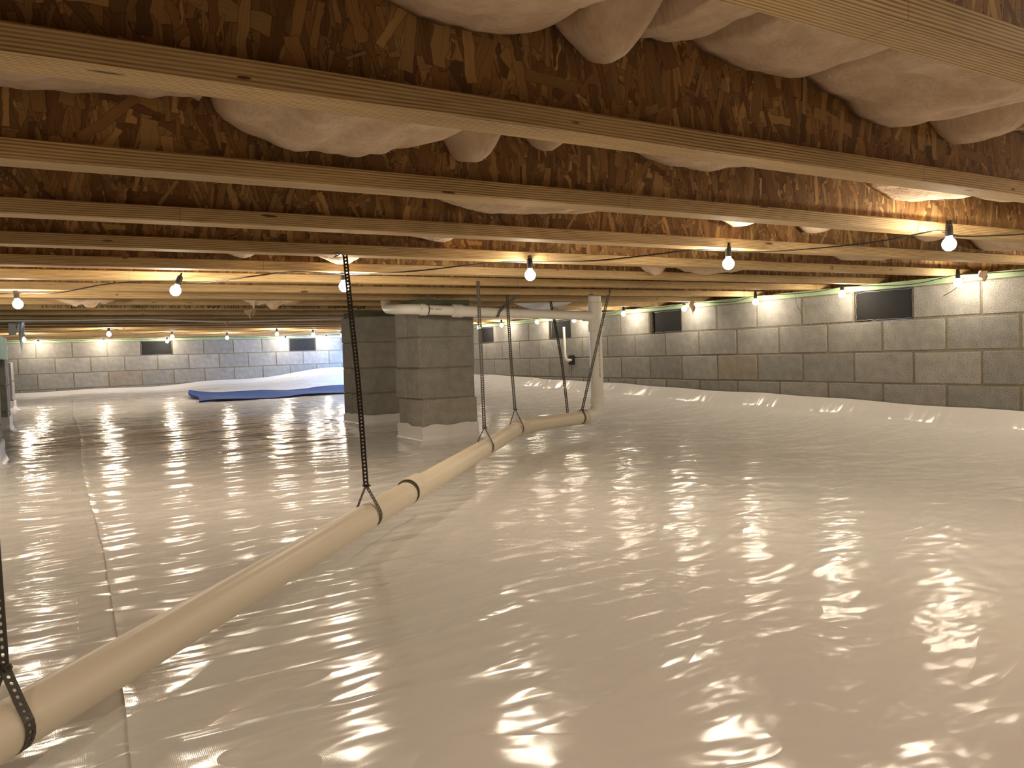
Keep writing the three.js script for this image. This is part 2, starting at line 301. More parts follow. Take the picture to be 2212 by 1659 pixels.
{
  const x0 = XR + 0.0035, back = (z0, z1, y0, y1) => box(0.19, y1 - y0, z1 - z0, x0 + 0.095, (y0 + y1) / 2, (z0 + z1) / 2);
  const holes = vents.R.map((c) => [c - BL / 2 + 0.002, c + BL / 2 - 0.002]).sort((a, b) => a[0] - b[0]), pieces = [];
  pieces.push(back(ZB - 0.2, DOOR[0], -0.2, TOP), back(DOOR[0], DOOR[1], -0.2, 0.42), back(DOOR[1], 2.4, -0.2, TOP - BH));
  let z = DOOR[1]; for (const [a, b] of holes) { pieces.push(back(z, a, TOP - BH, TOP)); z = b; } pieces.push(back(z, 2.4, TOP - BH, TOP));
  blockWall('wall_right', 'x', ZB, -0.6, -8.1555, [[DOOR[0], DOOR[1], 0.42, TOP], ...ventOpen(vents.R)], [merge(...pieces)]);
  const zb = ZB - 0.0035, bk = (a, b, y0, y1) => box(b - a, y1 - y0, 0.19, (a + b) / 2, (y0 + y1) / 2, zb - 0.095), pb = [bk(-4.4, XR, -0.2, TOP - BH)];
  let x = -4.4; for (const c of vents.B) { pb.push(bk(x, c - BL / 2, TOP - BH, TOP)); x = c + BL / 2; } pb.push(bk(x, XR, TOP - BH, TOP));
  blockWall('wall_back', 'z', -4.2, XR, -0.4918, ventOpen(vents.B), [merge(...pb)]);
  struct('wall_left', box(0.2, 1.7, 14, -4.3, 0.55, -4.6), M.block[1]);
  struct('wall_front', box(9.2, 1.7, 0.2, 0.2, 0.55, 2.3), M.block[1]);
  struct('ceiling', box(9.3, 0.02, 14, 0.2, SUB + 0.01, -4.6), M.ply);
  struct('trim_1', box(0.03, SUB - JB, 14, 4.715, (SUB + JB) / 2, -4.6), M.ply);          // rim board on the right sill
  struct('trim_2', box(9.2, SUB - JB, 0.03, 0.2, (SUB + JB) / 2, ZB - 0.1), M.ply);        // rim board on the back sill
  const doorFrame = struct('door_1', null, null);                                           // open access door, hidden behind the piers
  const fr = part('door_frame', merge(box(0.12, 0.61, 0.03, XR + 0.07, 0.725, DOOR[0] + 0.015), box(0.12, 0.61, 0.03, XR + 0.07, 0.725, DOOR[1] - 0.015), box(0.12, 0.03, 0.81, XR + 0.07, TOP - 0.02, -10.39)), M.treated, doorFrame);
  const sillR = single('sill_plate', merge(box(2.6, 0.038, 0.14, 0, 0, 0), box(3.6, 0.038, 0.14, 3.104, 0, 0, 0.6), box(3.9, 0.038, 0.14, 6.858, 0, 0, 0.2), box(4.6, 0.038, 0.14, 11.112, 0, 0, 1.1)), M.treated, 'greenish treated sill plate along the top of the right block wall', 'lumber');
  sillR.rotation.y = Math.PI / 2; sillR.position.set(XR + 0.062, TOP + 0.0195, 2.2 - 1.35);
  const sillB = single('sill_plate', merge(box(4.0, 0.038, 0.14, -2.2, 0, 0), box(4.75, 0.038, 0.14, 2.18, 0, 0, 0.4)), M.treated, 'greenish treated sill plate along the top of the back block wall', 'lumber');
  sillB.position.set(0, TOP + 0.0195, ZB - 0.062);
}
{
  const where = { R: ['far dark vent cover in the right wall beside the front pier strap', 'dark vent cover behind the thin white pipe on the right wall', 'dark vent cover in the right wall left of the bulb with the scrap', 'largest dark vent cover near the right edge, topmost course of the right wall'], B: ['left dark vent cover in the back block wall', 'right dark vent cover in the back wall beside the rear pier'] };
  for (const side of ['R', 'B']) vents[side].forEach((c, i) => {
    const t = thing('vent_cover', where[side][i], 'vent cover', side === 'R' ? [XR, TOP - BH / 2, c] : [c, TOP - BH / 2, ZB], 'foam covers sealing the wall vents');
    if (side === 'R') t.rotation.y = -Math.PI / 2;
    const deep = side === 'R' && i < 3 ? 0.035 : 0.014;
    part('foam_board', cbox(0.402, 0.199, 0.03, 0.003, 0, 0, -deep - 0.015), M.foam, t);
    const bead = [], r = rng(90 + i), ring = [];
    for (let k = 0; k < 48; k++) { const s = k / 48 * 4, e = Math.floor(s), f = s - e, w = 0.194, h = 0.093; ring.push(e === 0 ? V(-w + 2 * w * f, -h, 0) : e === 1 ? V(w, -h + 2 * h * f, 0) : e === 2 ? V(w - 2 * w * f, h, 0) : V(-w, h - 2 * h * f, 0)); }
    ring.forEach((p) => { p.z = -deep + 0.001; p.x += (r() - 0.5) * 0.006; p.y += (r() - 0.5) * 0.006; });
    part('caulk_bead', new THREE.TubeGeometry(new THREE.CatmullRomCurve3(ring, true), 120, 0.0042, 6, true), M.caulk, t);
  });
}

// ------------------------------------------------------------------ joists
const zJ = [-0.525, -1.046, -1.566, -2.106, -2.62, -3.138, -3.602, -4.13, -4.58, -5.05, -5.505, -6.02, -6.53, -7.04, -7.55, -8.06, -8.57, -9.08, -9.59, -10.1, -10.61, -11.1];
const sJ = [0.03, 0.0335, 0.0447, 0.0551, 0.0511, 0.0523, 0.060, 0.050, 0.032, 0.016, 0, -0.008, -0.008, 0];
const slope = (k) => sJ[Math.min(k, sJ.length - 1)];
const FW = 0.0635, FH = 0.038, XL = -4.2, XE = 4.69;
const ordinal = ['nearest', 'second', 'third', 'fourth', 'fifth', 'sixth', 'seventh', 'eighth', 'ninth', 'tenth', 'eleventh', 'twelfth', 'thirteenth', 'fourteenth', 'fifteenth', 'sixteenth', 'seventeenth', 'eighteenth', 'nineteenth', 'twentieth', 'twenty-first', 'last'];
function flangeGeo(len, du, dv) {                                 // chamfered bar, grain along it
  const c = 0.0022, w = FW / 2, h = FH / 2, q = [[-w + c, -h], [w - c, -h], [w, -h + c], [w, h - c], [w - c, h], [-w + c, h], [-w, h - c], [-w, -h + c]];
  const P = [], U = []; let s = 0;
  for (let i = 0; i < 8; i++) {
    const [z0, y0] = q[i], [z1, y1] = q[(i + 1) % 8], l = Math.hypot(z1 - z0, y1 - y0);
    P.push(0, y0, z0, 0, y1, z1, len, y1, z1, 0, y0, z0, len, y1, z1, len, y0, z0);
    U.push(du, dv + s, du, dv + s + l, du + len, dv + s + l, du, dv + s, du + len, dv + s + l, du + len, dv + s); s += l;
  }
  for (const [x, order] of [[0, 1], [len, -1]]) for (let i = 1; i < 7; i++) { const t = [q[0], q[i], q[i + 1]]; if (order < 0) t.reverse(); for (const [z, y] of t) { P.push(x, y, z); U.push(z, y); } }
  const g = new THREE.BufferGeometry(); g.setAttribute('position', new THREE.Float32BufferAttribute(P, 3)); g.setAttribute('uv', new THREE.Float32BufferAttribute(U, 2)); g.computeVertexNormals(); return g;
}
const joists = zJ.map((z, k) => {
  const last = k === zJ.length - 1;
  const t = thing('floor_joist', k === 0 ? 'nearest wooden floor joist, crossing the top right corner' : last ? 'farthest wooden floor joist, just before the back wall' : k === 10 ? 'eleventh wooden floor joist from the front, dark lettering printed along it' : `wooden I-shaped floor joist, ${ordinal[k]} from the front`, 'joist', [0, JB, z - FW / 2], 'wooden floor joists under the house');
  t.rotation.y = -Math.atan(slope(k));
  const len = XE - XL, du = (k * 0.731) % 1.9, dv = (k * 0.097) % 0.24, m = M.flange[k % 2];
  part('bottom_flange', flangeGeo(len, du, dv).translate(XL, FH / 2, 0), m, t);
  part('web', box(len, SUB - JB - 2 * FH, 0.0095, XL + len / 2, (SUB - JB) / 2, 0, k * 0.377, k * 0.113), M.web, t);
  part('top_flange', flangeGeo(len, du + 0.5, dv + 0.1).translate(XL, SUB - JB - FH / 2, 0), m, t);
  if (k === 10) {
    const pm = printMaterial(2048, 48, (g, w, h) => {
      g.clearRect(0, 0, w, h); g.fillStyle = 'rgba(34,22,12,0.92)'; g.textBaseline = 'middle';
      const words = [['Boise Cascade®', 16, 280, 'italic bold'], ['ALEXANDRIA', 350, 200, ''], ['LA', 590, 50, ''], ['BCI 4500s', 655, 150, ''], ['1.8', 818, 52, ''], ['JOIST', 890, 103, ''], ['APA', 1004, 86, 'italic bold'], ['ICC', 1108, 58, ''], ['ES', 1188, 41, ''], ['ESR', 1251, 64, ''], ['-1336', 1335, 84, ''], ['CCMC', 1441, 84, ''], ['12300-R', 1553, 146, ''], ['06/19/15', 1711, 168, ''], ['02:31', 1894, 110, '']];
      for (const [s, x, len, f] of words) { g.font = `${f} 44px sans-serif`; g.save(); g.translate(x, 25); g.scale(len / g.measureText(s).width, 1); g.fillText(s, 0, 0); g.restore(); }
    });
    const p = part('printed_lettering', new THREE.PlaneGeometry(2.2, 0.035), pm, t); p.position.set(0.95, FH / 2, FW / 2 + 0.0006); p.rotation.z = Math.PI; p.castShadow = false;
  }
  if (k === 10) {
    const pm2 = printMaterial(512, 48, (g, w, h) => { g.clearRect(0, 0, w, h); g.fillStyle = 'rgba(34,22,12,0.92)'; g.textBaseline = 'middle'; g.font = '44px sans-serif'; g.save(); g.scale(500 / g.measureText('R 06/19/15 02:31').width, 1); g.fillText('R 06/19/15 02:31', 2, 25); g.restore(); });
    const p = part('printed_lettering', new THREE.PlaneGeometry(0.55, 0.035), pm2, t); p.position.set(3.62, FH / 2, FW / 2 + 0.0006); p.rotation.z = Math.PI; p.castShadow = false;
  }
  if (k === 4) {
    const pm = printMaterial(96, 64, (g) => { g.clearRect(0, 0, 96, 64); g.fillStyle = 'rgba(15,12,10,0.95)'; g.textBaseline = 'middle'; g.font = 'italic bold 52px sans-serif'; g.fillText('15', 12, 34); });
    const p = part('handwriting', new THREE.PlaneGeometry(0.045, 0.03), pm, t); p.position.set(3.455, FH / 2, FW / 2 + 0.0006); p.castShadow = false;
  }
  return t;
});
const webZ = (k, x) => zJ[k] - FW / 2 + slope(k) * x;

// ------------------------------------------------------------------ insulation
function batt(k, pts, z0, z1, seed, o = {}) {                      // bay k lies between joists k and k+1; pts is the lower outline [x, y] at the far web
  const xs0 = pts[0][0], xs1 = pts[pts.length - 1][0], n = Math.max(10, Math.round((xs1 - xs0) / (o.step ?? 0.014))), m = o.m ?? 16, topAt = (x) => (o.topFn ? o.topFn(x) : o.top ?? 1.362);
  const curve = new THREE.CatmullRomCurve3(pts.map(([x, y]) => V(x, y, 0)), false, 'centripetal'), samples = curve.getPoints(n * 4);
  const yAt = (x) => { let i = 1; while (i < samples.length - 1 && samples[i].x < x) i++; const a = samples[i - 1], b = samples[i]; return lerp(a.y, b.y, clamp((x - a.x) / Math.max(1e-6, b.x - a.x))); };
  const P = [], U = [], I = [], id = (i, j) => i * (m + 1) + j;
  for (let i = 0; i <= n; i++) {
    const x = lerp(xs0, xs1, i / n), far = webZ(k + 1, x) + 0.006, near = webZ(k, x) - 0.007;
    for (let j = 0; j <= m; j++) {
      const t = j / m, zt = lerp(z0, z1, t), z = lerp(near, far, zt);
      const lip = Math.pow(1 - t, 6), nb = 0.7 * gnoise(x * 5 + seed, zt * 2.2 + seed * 1.7) + 0.75 * Math.pow(ridge(gnoise(x * 7 + seed * 2, zt * 2.6 + x * 3)), 3) - 0.3, nf = gnoise(x * 13 + seed, zt * 6), e = Math.min(i, n - i) / n;
      let y = yAt(x) - (o.bulge ?? 0.010) * Math.sin(Math.PI * t) + (o.rough ?? 0.026) * (nb - 0.3) * Math.sin(Math.PI * Math.min(1, t * 1.0)) + 0.004 * nf + 0.005 * gnoise(x * 30 + seed, zt * 3);
      const roundFar = Math.pow(clamp((t - 0.86) / 0.14), 2) * (o.roundFar ?? 0.012);
      y = Math.min(topAt(x) - 0.002, y + roundFar + lip * 0.05);
      P.push(x + 0.006 * nf, y, z); U.push(x, z);
      if (i < n && j < m) { const a = id(i, j), b = id(i + 1, j), c = id(i, j + 1), d = id(i + 1, j + 1); I.push(a, b, c, b, d, c); }
    }
  }
  const base = P.length / 3, ring = [];
  for (let i = 0; i <= n; i++) ring.push(id(i, 0)); for (let j = 1; j <= m; j++) ring.push(id(n, j)); for (let i = n - 1; i >= 0; i--) ring.push(id(i, m)); for (let j = m - 1; j > 0; j--) ring.push(id(0, j));
  ring.forEach((v) => { const top = topAt(P[3 * v]); P.push(P[3 * v], top, P[3 * v + 2]); U.push(P[3 * v], P[3 * v + 2] + top - P[3 * v + 1]); });
  const c = P.length / 3; P.push((xs0 + xs1) / 2, topAt((xs0 + xs1) / 2) + 0.001, (webZ(k, (xs0 + xs1) / 2) + webZ(k + 1, (xs0 + xs1) / 2)) / 2); U.push(0, 0);
  ring.forEach((v, i) => { const q = (i + 1) % ring.length; I.push(v, base + i, ring[q], ring[q], base + i, base + q, base + i, c, base + q); });
  const g = new THREE.BufferGeometry(); g.setAttribute('position', new THREE.Float32BufferAttribute(P, 3)); g.setAttribute('uv', new THREE.Float32BufferAttribute(U, 2)); g.setIndex(I); g.computeVertexNormals(); return g;
}
const bigUnder = (x) => lerp(1.22, 1.325, clamp((x - 1.782) / 0.3));
const INS = 'fiberglass insulation between the joists';
const battList = [
  [0, [[0.419, 1.234], [0.454, 1.217], [0.491, 1.207], [0.538, 1.2], [0.595, 1.202], [0.655, 1.208], [0.7, 1.224], [0.72, 1.24], [0.734, 1.294]], 0, 1, 'pale insulation batt sagging at the top centre, leftmost of the top row'],
  [0, [[0.728, 1.262], [0.746, 1.238], [0.778, 1.215], [0.797, 1.203], [0.818, 1.223], [0.85, 1.27], [0.862, 1.32]], 0.6, 1, 'pointed corner of insulation hanging down at the top centre', { m: 10 }],
  [0, [[0.868, 1.30], [0.876, 1.252], [0.916, 1.25], [0.993, 1.261], [1.02, 1.272], [1.03, 1.33]], 0.1, 1, 'rounded insulation batt just right of the hanging pointed corner at the top'],
  [0, [[1.034, 1.317], [1.045, 1.27], [1.085, 1.252], [1.14, 1.239], [1.21, 1.235], [1.263, 1.236], [1.304, 1.249], [1.322, 1.275], [1.328, 1.34]], 0, 1, 'bulging insulation batt at the top, left of the largest sagging one'],
  [0, [[1.332, 1.31], [1.349, 1.255], [1.433, 1.225], [1.494, 1.211], [1.541, 1.186], [1.598, 1.177], [1.674, 1.191], [1.782, 1.225], [1.956, 1.294], [2.08, 1.33], [2.12, 1.36]], 0, 1, 'largest sagging insulation batt at the upper right under the nearest joist'],
  [0, [[1.80, 1.235], [1.822, 1.187], [1.868, 1.171], [1.915, 1.194], [1.98, 1.219], [2.04, 1.242], [2.07, 1.285]], 0.62, 1, 'long curled flap of insulation below the largest batt, upper right', { m: 10, topFn: bigUnder }],
  [0, [[2.072, 1.27], [2.08, 1.226], [2.124, 1.251], [2.14, 1.30]], 0.6, 1, 'small pointed insulation flap right of the long curled flap', { m: 8, topFn: bigUnder }],
  [0, [[2.146, 1.29], [2.152, 1.24], [2.169, 1.232], [2.242, 1.224], [2.357, 1.228], [2.511, 1.284]], 0, 1, 'insulation batt at the right edge of the photo in the top row'],
  [1, [[-0.6, 1.19], [-0.3, 1.195], [-0.11, 1.192], [-0.07, 1.192], [-0.041, 1.192], [0.024, 1.195], [0.063, 1.196], [0.177, 1.205], [0.219, 1.212], [0.255, 1.206], [0.265, 1.23]], 0, 1, 'dim insulation batt at the upper left edge behind the second joist'],
  [1, [[0.267, 1.235], [0.283, 1.188], [0.346, 1.152], [0.388, 1.135], [0.471, 1.132], [0.541, 1.128], [0.583, 1.136], [0.64, 1.15], [0.699, 1.172], [0.75, 1.206], [0.771, 1.233]], 0, 1, 'wide belly of insulation sagging below the second joist, left of centre'],
  [1, [[0.75, 1.228], [0.766, 1.198], [0.784, 1.178], [0.798, 1.147], [0.824, 1.144], [0.856, 1.185], [0.899, 1.233], [0.919, 1.253]], 0.62, 1, 'pointed insulation flap hanging at the right end of the wide belly', { m: 10 }],
  [1, [[0.969, 1.242], [0.988, 1.222], [1.02, 1.193], [1.064, 1.221], [1.082, 1.244]], 0.7, 1, 'small torn insulation scrap right of the pointed flap below the second joist', { m: 6 }],
  [1, [[1.231, 1.236], [1.283, 1.225], [1.376, 1.197], [1.5, 1.191], [1.573, 1.188], [1.646, 1.203], [1.731, 1.23], [1.766, 1.252]], 0, 1, 'shallow insulation bulge below the second joist, right of centre'],
  [1, [[1.993, 1.22], [2.046, 1.21], [2.193, 1.222], [2.339, 1.183], [2.412, 1.162], [2.53, 1.178], [2.746, 1.222], [2.783, 1.242]], 0, 1, 'pale insulation bulge below the second joist at the far right'],
  [1, [[2.811, 1.244], [2.86, 1.217], [2.921, 1.201], [3.124, 1.213], [3.248, 1.231], [3.412, 1.253]], 0, 1, 'insulation peeking below the second joist at the right edge'],
  [2, [[-0.5, 1.19], [-0.139, 1.183], [-0.103, 1.18], [-0.073, 1.179], [-0.041, 1.183], [-0.012, 1.193], [-0.004, 1.206]], 0, 1, 'end of an insulation batt below the third joist at the left edge'],
  [2, [[0.851, 1.196], [0.872, 1.185], [0.896, 1.174], [0.926, 1.182], [0.985, 1.178], [1.083, 1.148], [1.152, 1.141], [1.236, 1.138], [1.352, 1.149], [1.441, 1.161], [1.516, 1.181], [1.541, 1.199]], 0, 1, 'insulation sagging below the third joist in the middle of the photo'],
  [2, [[2.103, 1.192], [2.135, 1.18], [2.205, 1.158], [2.246, 1.177], [2.269, 1.202]], 0.6, 1, 'small insulation tuft below the third joist, left of two small tufts', { m: 6 }],
  [2, [[2.535, 1.189], [2.566, 1.178], [2.611, 1.154], [2.658, 1.175], [2.684, 1.197]], 0.6, 1, 'small insulation tuft below the third joist, right of two small tufts', { m: 6 }],
  [2, [[3.208, 1.2], [3.263, 1.182], [3.349, 1.148], [3.414, 1.178], [3.442, 1.205]], 0.6, 1, 'insulation tuft just left of the rightmost front bulb', { m: 6 }],
  [2, [[3.692, 1.206], [3.74, 1.169], [3.826, 1.121], [3.947, 1.121], [4.059, 1.136], [4.255, 1.145], [4.466, 1.158]], 0, 1, 'insulation batt right of the rightmost front bulb'],
  [3, [[1.105, 1.165], [1.126, 1.151], [1.194, 1.14], [1.258, 1.134], [1.29, 1.149], [1.302, 1.166]], 0.5, 1, 'small insulation bulge below the fourth joist near the centre', { m: 8 }],
  [3, [[3.378, 1.166], [3.42, 1.153], [3.491, 1.136], [3.626, 1.133], [3.721, 1.146], [3.764, 1.167]], 0.3, 1, 'insulation bulge below the fourth joist, between the two rightmost front bulbs', { m: 8 }],
  [4, [[0.475, 1.162], [0.498, 1.146], [0.581, 1.129], [0.628, 1.127], [0.674, 1.145], [0.689, 1.161]], 0.3, 1, 'small insulation bulge below the fifth joist at the left', { m: 8 }],
  [4, [[0.896, 1.143], [0.931, 1.135], [0.983, 1.123], [1.037, 1.122], [1.063, 1.133], [1.094, 1.15]], 0.5, 1, 'ragged insulation strip behind the top of the long hanger strap', { m: 8 }],
  [4, [[2.586, 1.151], [2.607, 1.137], [2.643, 1.101], [2.7, 1.132], [2.719, 1.155]], 0.6, 0.95, 'pointed insulation tuft left of the second bulb from the right', { m: 6 }],
  [4, [[2.804, 1.147], [2.842, 1.133], [2.989, 1.109], [3.188, 1.134], [3.224, 1.153]], 0.3, 1, 'insulation bulge below the fifth joist behind the second bulb from the right', { m: 8 }],
];
battList.forEach(([k, pts, z0, z1, label, o], i) => single('insulation_batt', batt(k, pts, z0, z1, i * 3.7 + 1, o), M.fluff, label, 'insulation', INS));
// batts lying higher in the bays, close under the subfloor
for (let k = 5; k < 7; k++) single('insulation_batt', batt(k, [[-4.0, 1.30], [-2, 1.275], [-0.8, 1.29], [0.1, 1.285], [1.0, 1.30], [2.0, 1.29], [3.0, 1.30], [4.4, 1.29]], 0, 1, 50 + k * 5, { step: 0.06, m: 8, top: 1.3665, bulge: 0.02 }), M.fluff, `long insulation run tucked high above the ${ordinal[k]} joist gap from the front`, 'insulation', INS);

// ------------------------------------------------------------------ piers
function pier(x, z, w, d, top, courses, label, opts = {}) {
  const g0 = ground(z), t = thing('block_pier', label, 'pier', [x, 0, z], 'concrete block piers'), r = rng(Math.round(x * 100 + z * 37) | 0);
  const offs = opts.offs ?? [];
  for (let c = 0; c < courses; c++) {
    const y = top - (c + 0.5) * BH, ox = offs[c] ?? 0;
    for (const s of [0, 1]) part('block', cbox(w, 0.1955, d / 2 - 0.008, 0.004, w / 2 + ox, y, -d / 2 * (s + 0.5) , r() * 3, r() * 3, 0.005, r), M.pier[Math.floor(r() * 3)], t);
  }
  part('mortar_core', box(w - 0.016, courses * BH, d - 0.016, w / 2, top - courses * BH / 2, -d / 2), M.mortar, t);
  if (opts.shim !== 0) part('wood_shim', box(w - 0.04, opts.shim ?? 0.04, d - 0.04, w / 2, top + (opts.shim ?? 0.04) / 2, -d / 2), M.treatedDark, t);
  // liner skirt: a sleeve round the foot that flares onto the floor
  const sk = opts.skirt ?? 0.13, N = 96, rows = [[0.004, g0 + sk], [0.005, g0 + sk * 0.62], [0.008, g0 + sk * 0.3], [0.016, g0 + 0.02], [0.05, g0 + 0.004], [0.10, g0 - 0.006]], P = [], U = [], I = [];
  rows.forEach(([o, y], j) => { for (let i = 0; i <= N; i++) { const s = (i % N) / N * 4, e = Math.floor(s), f = s - e, hw = w / 2 + o, hd = d / 2 + o; const q = e === 0 ? [-hw + 2 * hw * f, hd] : e === 1 ? [hw, hd - 2 * hd * f] : e === 2 ? [hw - 2 * hw * f, -hd] : [-hw, -hd + 2 * hd * f]; const wob = j ? 0.006 * gnoise(i * 0.6, j * 0.9 + x) * (j / 3) : 0.003 * gnoise(i * 0.3, x); P.push(w / 2 + q[0] * (1 + wob), y + (j === 0 ? 0.012 * gnoise(i * 0.17, z) : 0.004 * gnoise(i * 0.5, j + z)), -d / 2 + q[1] * (1 + wob)); U.push(i / N * 1.7, y); if (i < N && j < rows.length - 1) { const a = j * (N + 1) + i; I.push(a, a + N + 1, a + 1, a + 1, a + N + 1, a + N + 2); } } });
  const g = new THREE.BufferGeometry(); g.setAttribute('position', new THREE.Float32BufferAttribute(P, 3)); g.setAttribute('uv', new THREE.Float32BufferAttribute(U, 2)); g.setIndex(I); g.computeVertexNormals();
  const s = part('liner_skirt', g, M.skirt, t); s.userData.label = 'white liner skirt wrapped round the foot';
  part('tape_band', merge(box(w + 0.014, 0.05, 0.0012, w / 2, g0 + sk - 0.035, 0.0075), box(0.0012, 0.05, d + 0.012, -0.0075, g0 + sk - 0.035, -d / 2), box(0.0012, 0.05, d + 0.012, w + 0.0075, g0 + sk - 0.035, -d / 2)), M.skirt, t);
  return t;
}
pier(1.975, -4.40, 0.403, 0.40, 1.0225, 5, 'front concrete block pier right of the shadowed rear pier', { offs: [0, 0, -0.014, 0.004, 0], skirt: 0.125 });
pier(1.985, -5.58, 0.403, 0.40, 1.0225, 5, 'rear concrete block pier left of and behind the front pier', { skirt: 0.095 });
pier(-0.388 - 0.40, -7.055, 0.40, 0.40, 0.772, 3, 'left edge block pier with a blue-lit side, middle of the row', { shim: 0, skirt: 0.125 });
pier(-0.459 - 0.40, -9.289, 0.40, 0.40, 0.772, 3, 'farthest left edge block pier near the back wall', { shim: 0, skirt: 0.106 });
pier(-0.338 - 0.40, -5.142, 0.40, 0.40, 0.772, 4, 'nearest left edge block pier, only a sliver in frame', { shim: 0, skirt: 0.14 });
{
  const t = thing('girder_beam', 'pale treated wood girder resting on the left edge piers', 'beam', [0, 0, 0]);
  part('beam_ply', cbox(0.12, 0.175, 2.1, 0.004, -0.43, 0.772 + 0.0875, -6.1, 0, 0, 0.004), M.treated, t);
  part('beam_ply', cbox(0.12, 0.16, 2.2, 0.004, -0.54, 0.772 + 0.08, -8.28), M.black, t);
  part('wood_shim', merge(...[-5.3].map((z) => box(0.16, JB - 0.947, 0.2, -0.47, (JB + 0.947) / 2, z))), M.treatedDark, t);
}

// ------------------------------------------------------------------ drain pipe
const riserX = 3.20, riserZ = -4.135;
const mainDir = V(1.591 - 0.018, 0.902 - 0.828, -3.098 + 1.558).normalize();
const mainAt = (s) => V(0.018, 0.128, -1.558).addScaledVector(mainDir, s);          // s in metres from the point at the photo's lower left
const bendPoint = V(2.45, 0.2335, -3.945), RP = 0.0445, RB = 0.0302;
{
  const t = thing('drain_pipe', 'cream plastic drain pipe hanging over the liner, with its riser and branch', 'pipe');
  const P = (a, b, r, sides = 40) => rod(a, b, r, r, sides);
  const hub = (a, b, r) => { const L = a.distanceTo(b), d = b.clone().sub(a); return lathe([[r - 0.004, 0], [r + 0.0045, 0.0], [r + 0.0062, 0.003], [r + 0.0062, L / 2 - 0.004], [r + 0.0050, L / 2 - 0.002], [r + 0.0050, L / 2 + 0.002], [r + 0.0062, L / 2 + 0.004], [r + 0.0062, L - 0.003], [r + 0.0045, L], [r - 0.004, L]], a, d, 44); };
  part('pipe', P(mainAt(-1.5), bendPoint, RP, 64), M.pvc, t);
  const hubS = (p) => p.clone().sub(V(0.018, 0.128, -1.558)).dot(mainDir);
  const h0 = hubS(V(1.105, 0.181, -2.622)), cp = part('coupling', hub(mainAt(h0), mainAt(h0 + 0.115), RP), M.pvc, t);
  part('cut_ring', lathe([[RP + 0.0005, 0], [RP + 0.003, 0.0005], [RP + 0.003, 0.0035], [RP + 0.0005, 0.004]], mainAt(h0 - 0.004), mainDir), M.black, cp);
  const low = V(riserX, 0.238, riserZ), corner = V(riserX - 0.085, 0.238, riserZ + 0.012), riseBase = V(riserX, 0.33, riserZ), shortDir = corner.clone().sub(bendPoint).normalize();
  // slight bend where the run turns towards the riser
  const b0 = bendPoint.clone().addScaledVector(mainDir, -0.10), b1 = bendPoint.clone().addScaledVector(shortDir, 0.10);
  part('bend', merge(new THREE.TubeGeometry(new THREE.QuadraticBezierCurve3(b0, bendPoint, b1), 16, RP + 0.006, 40), lathe([[RP, 0], [RP + 0.0075, 0], [RP + 0.0075, 0.045], [RP, 0.045]], b0, mainDir), lathe([[RP, 0], [RP + 0.0075, 0], [RP + 0.0075, 0.045], [RP, 0.045]], b1.clone().addScaledVector(shortDir, -0.045), shortDir)), M.pvc, t);
  part('pipe', P(bendPoint, corner, RP, 48), M.pvc, t);
  const eA = corner.clone().addScaledVector(shortDir, -0.03);
  part('elbow', merge(new THREE.TubeGeometry(new THREE.QuadraticBezierCurve3(eA, low, riseBase), 20, RP + 0.006, 40), lathe([[RP, 0], [RP + 0.008, 0], [RP + 0.008, 0.045], [RP, 0.045]], V(riserX, 0.322, riserZ), V(0, 1, 0)), lathe([[RP, 0], [RP + 0.008, 0], [RP + 0.008, 0.04], [RP, 0.04]], eA.clone().addScaledVector(shortDir, -0.02), shortDir)), M.pvcWhite, t);
  part('riser', P(V(riserX, 0.33, riserZ), V(riserX, 1.30, riserZ), RP, 48), M.pvcWhite, t);
  const ty = 0.932, brR = V(riserX - 0.09, ty + 0.004, riserZ + 0.004), brL = V(1.86, 0.980, -4.145), bd = brL.clone().sub(brR).normalize();
  part('tee', merge(lathe([[RP, 0], [RP + 0.006, 0], [RP + 0.007, 0.003], [RP + 0.007, 0.047], [RP + 0.0035, 0.05], [RP + 0.0035, 0.15], [RP + 0.007, 0.153], [RP + 0.007, 0.197], [RP + 0.006, 0.2], [RP, 0.2]], V(riserX, ty - 0.105, riserZ), V(0, 1, 0), 44), lathe([[RB + 0.004, 0], [RB + 0.004, 0.05], [RB + 0.006, 0.052], [RB + 0.006, 0.095], [RB, 0.095]], V(riserX, ty, riserZ), bd, 36)), M.pvcWhite, t);
  part('branch', P(brR, brL, RB, 36), M.pvcWhite, t);
  const at = (x) => brR.clone().lerp(brL, (brR.x - x) / (brR.x - brL.x));
  part('reducer', lathe([[RB, 0], [RB + 0.0045, 0], [RB + 0.006, 0.004], [RB + 0.006, 0.085], [RB + 0.0115, 0.10], [RB + 0.0115, 0.155], [RB + 0.009, 0.16], [RB, 0.16]].map(([r, s]) => [r * 0.98, s]), at(2.255), bd, 36), M.pvcWhite, t);
  part('elbow', merge(new THREE.TubeGeometry(new THREE.CatmullRomCurve3([at(1.90), V(1.845, 0.981, -4.152), V(1.79, 0.986, -4.22), V(1.79, 0.998, -4.40), V(1.83, 1.022, -4.57), V(1.86, 1.09, -4.665), V(1.87, 1.2, -4.685)]), 28, RB + 0.0015, 32), lathe([[RB, 0], [RB + 0.006, 0], [RB + 0.006, 0.04], [RB, 0.04]], at(1.915), bd, 32)), M.pvcWhite, t);
  // lettering printed on the pipes
  const ink = (s, w, h, px) => printMaterial(512, 48, (g) => { g.clearRect(0, 0, 512, 48); g.fillStyle = 'rgba(40,34,30,0.85)'; g.font = `bold ${px}px sans-serif`; g.textBaseline = 'middle'; g.fillText(s, 6, 25, 500); });
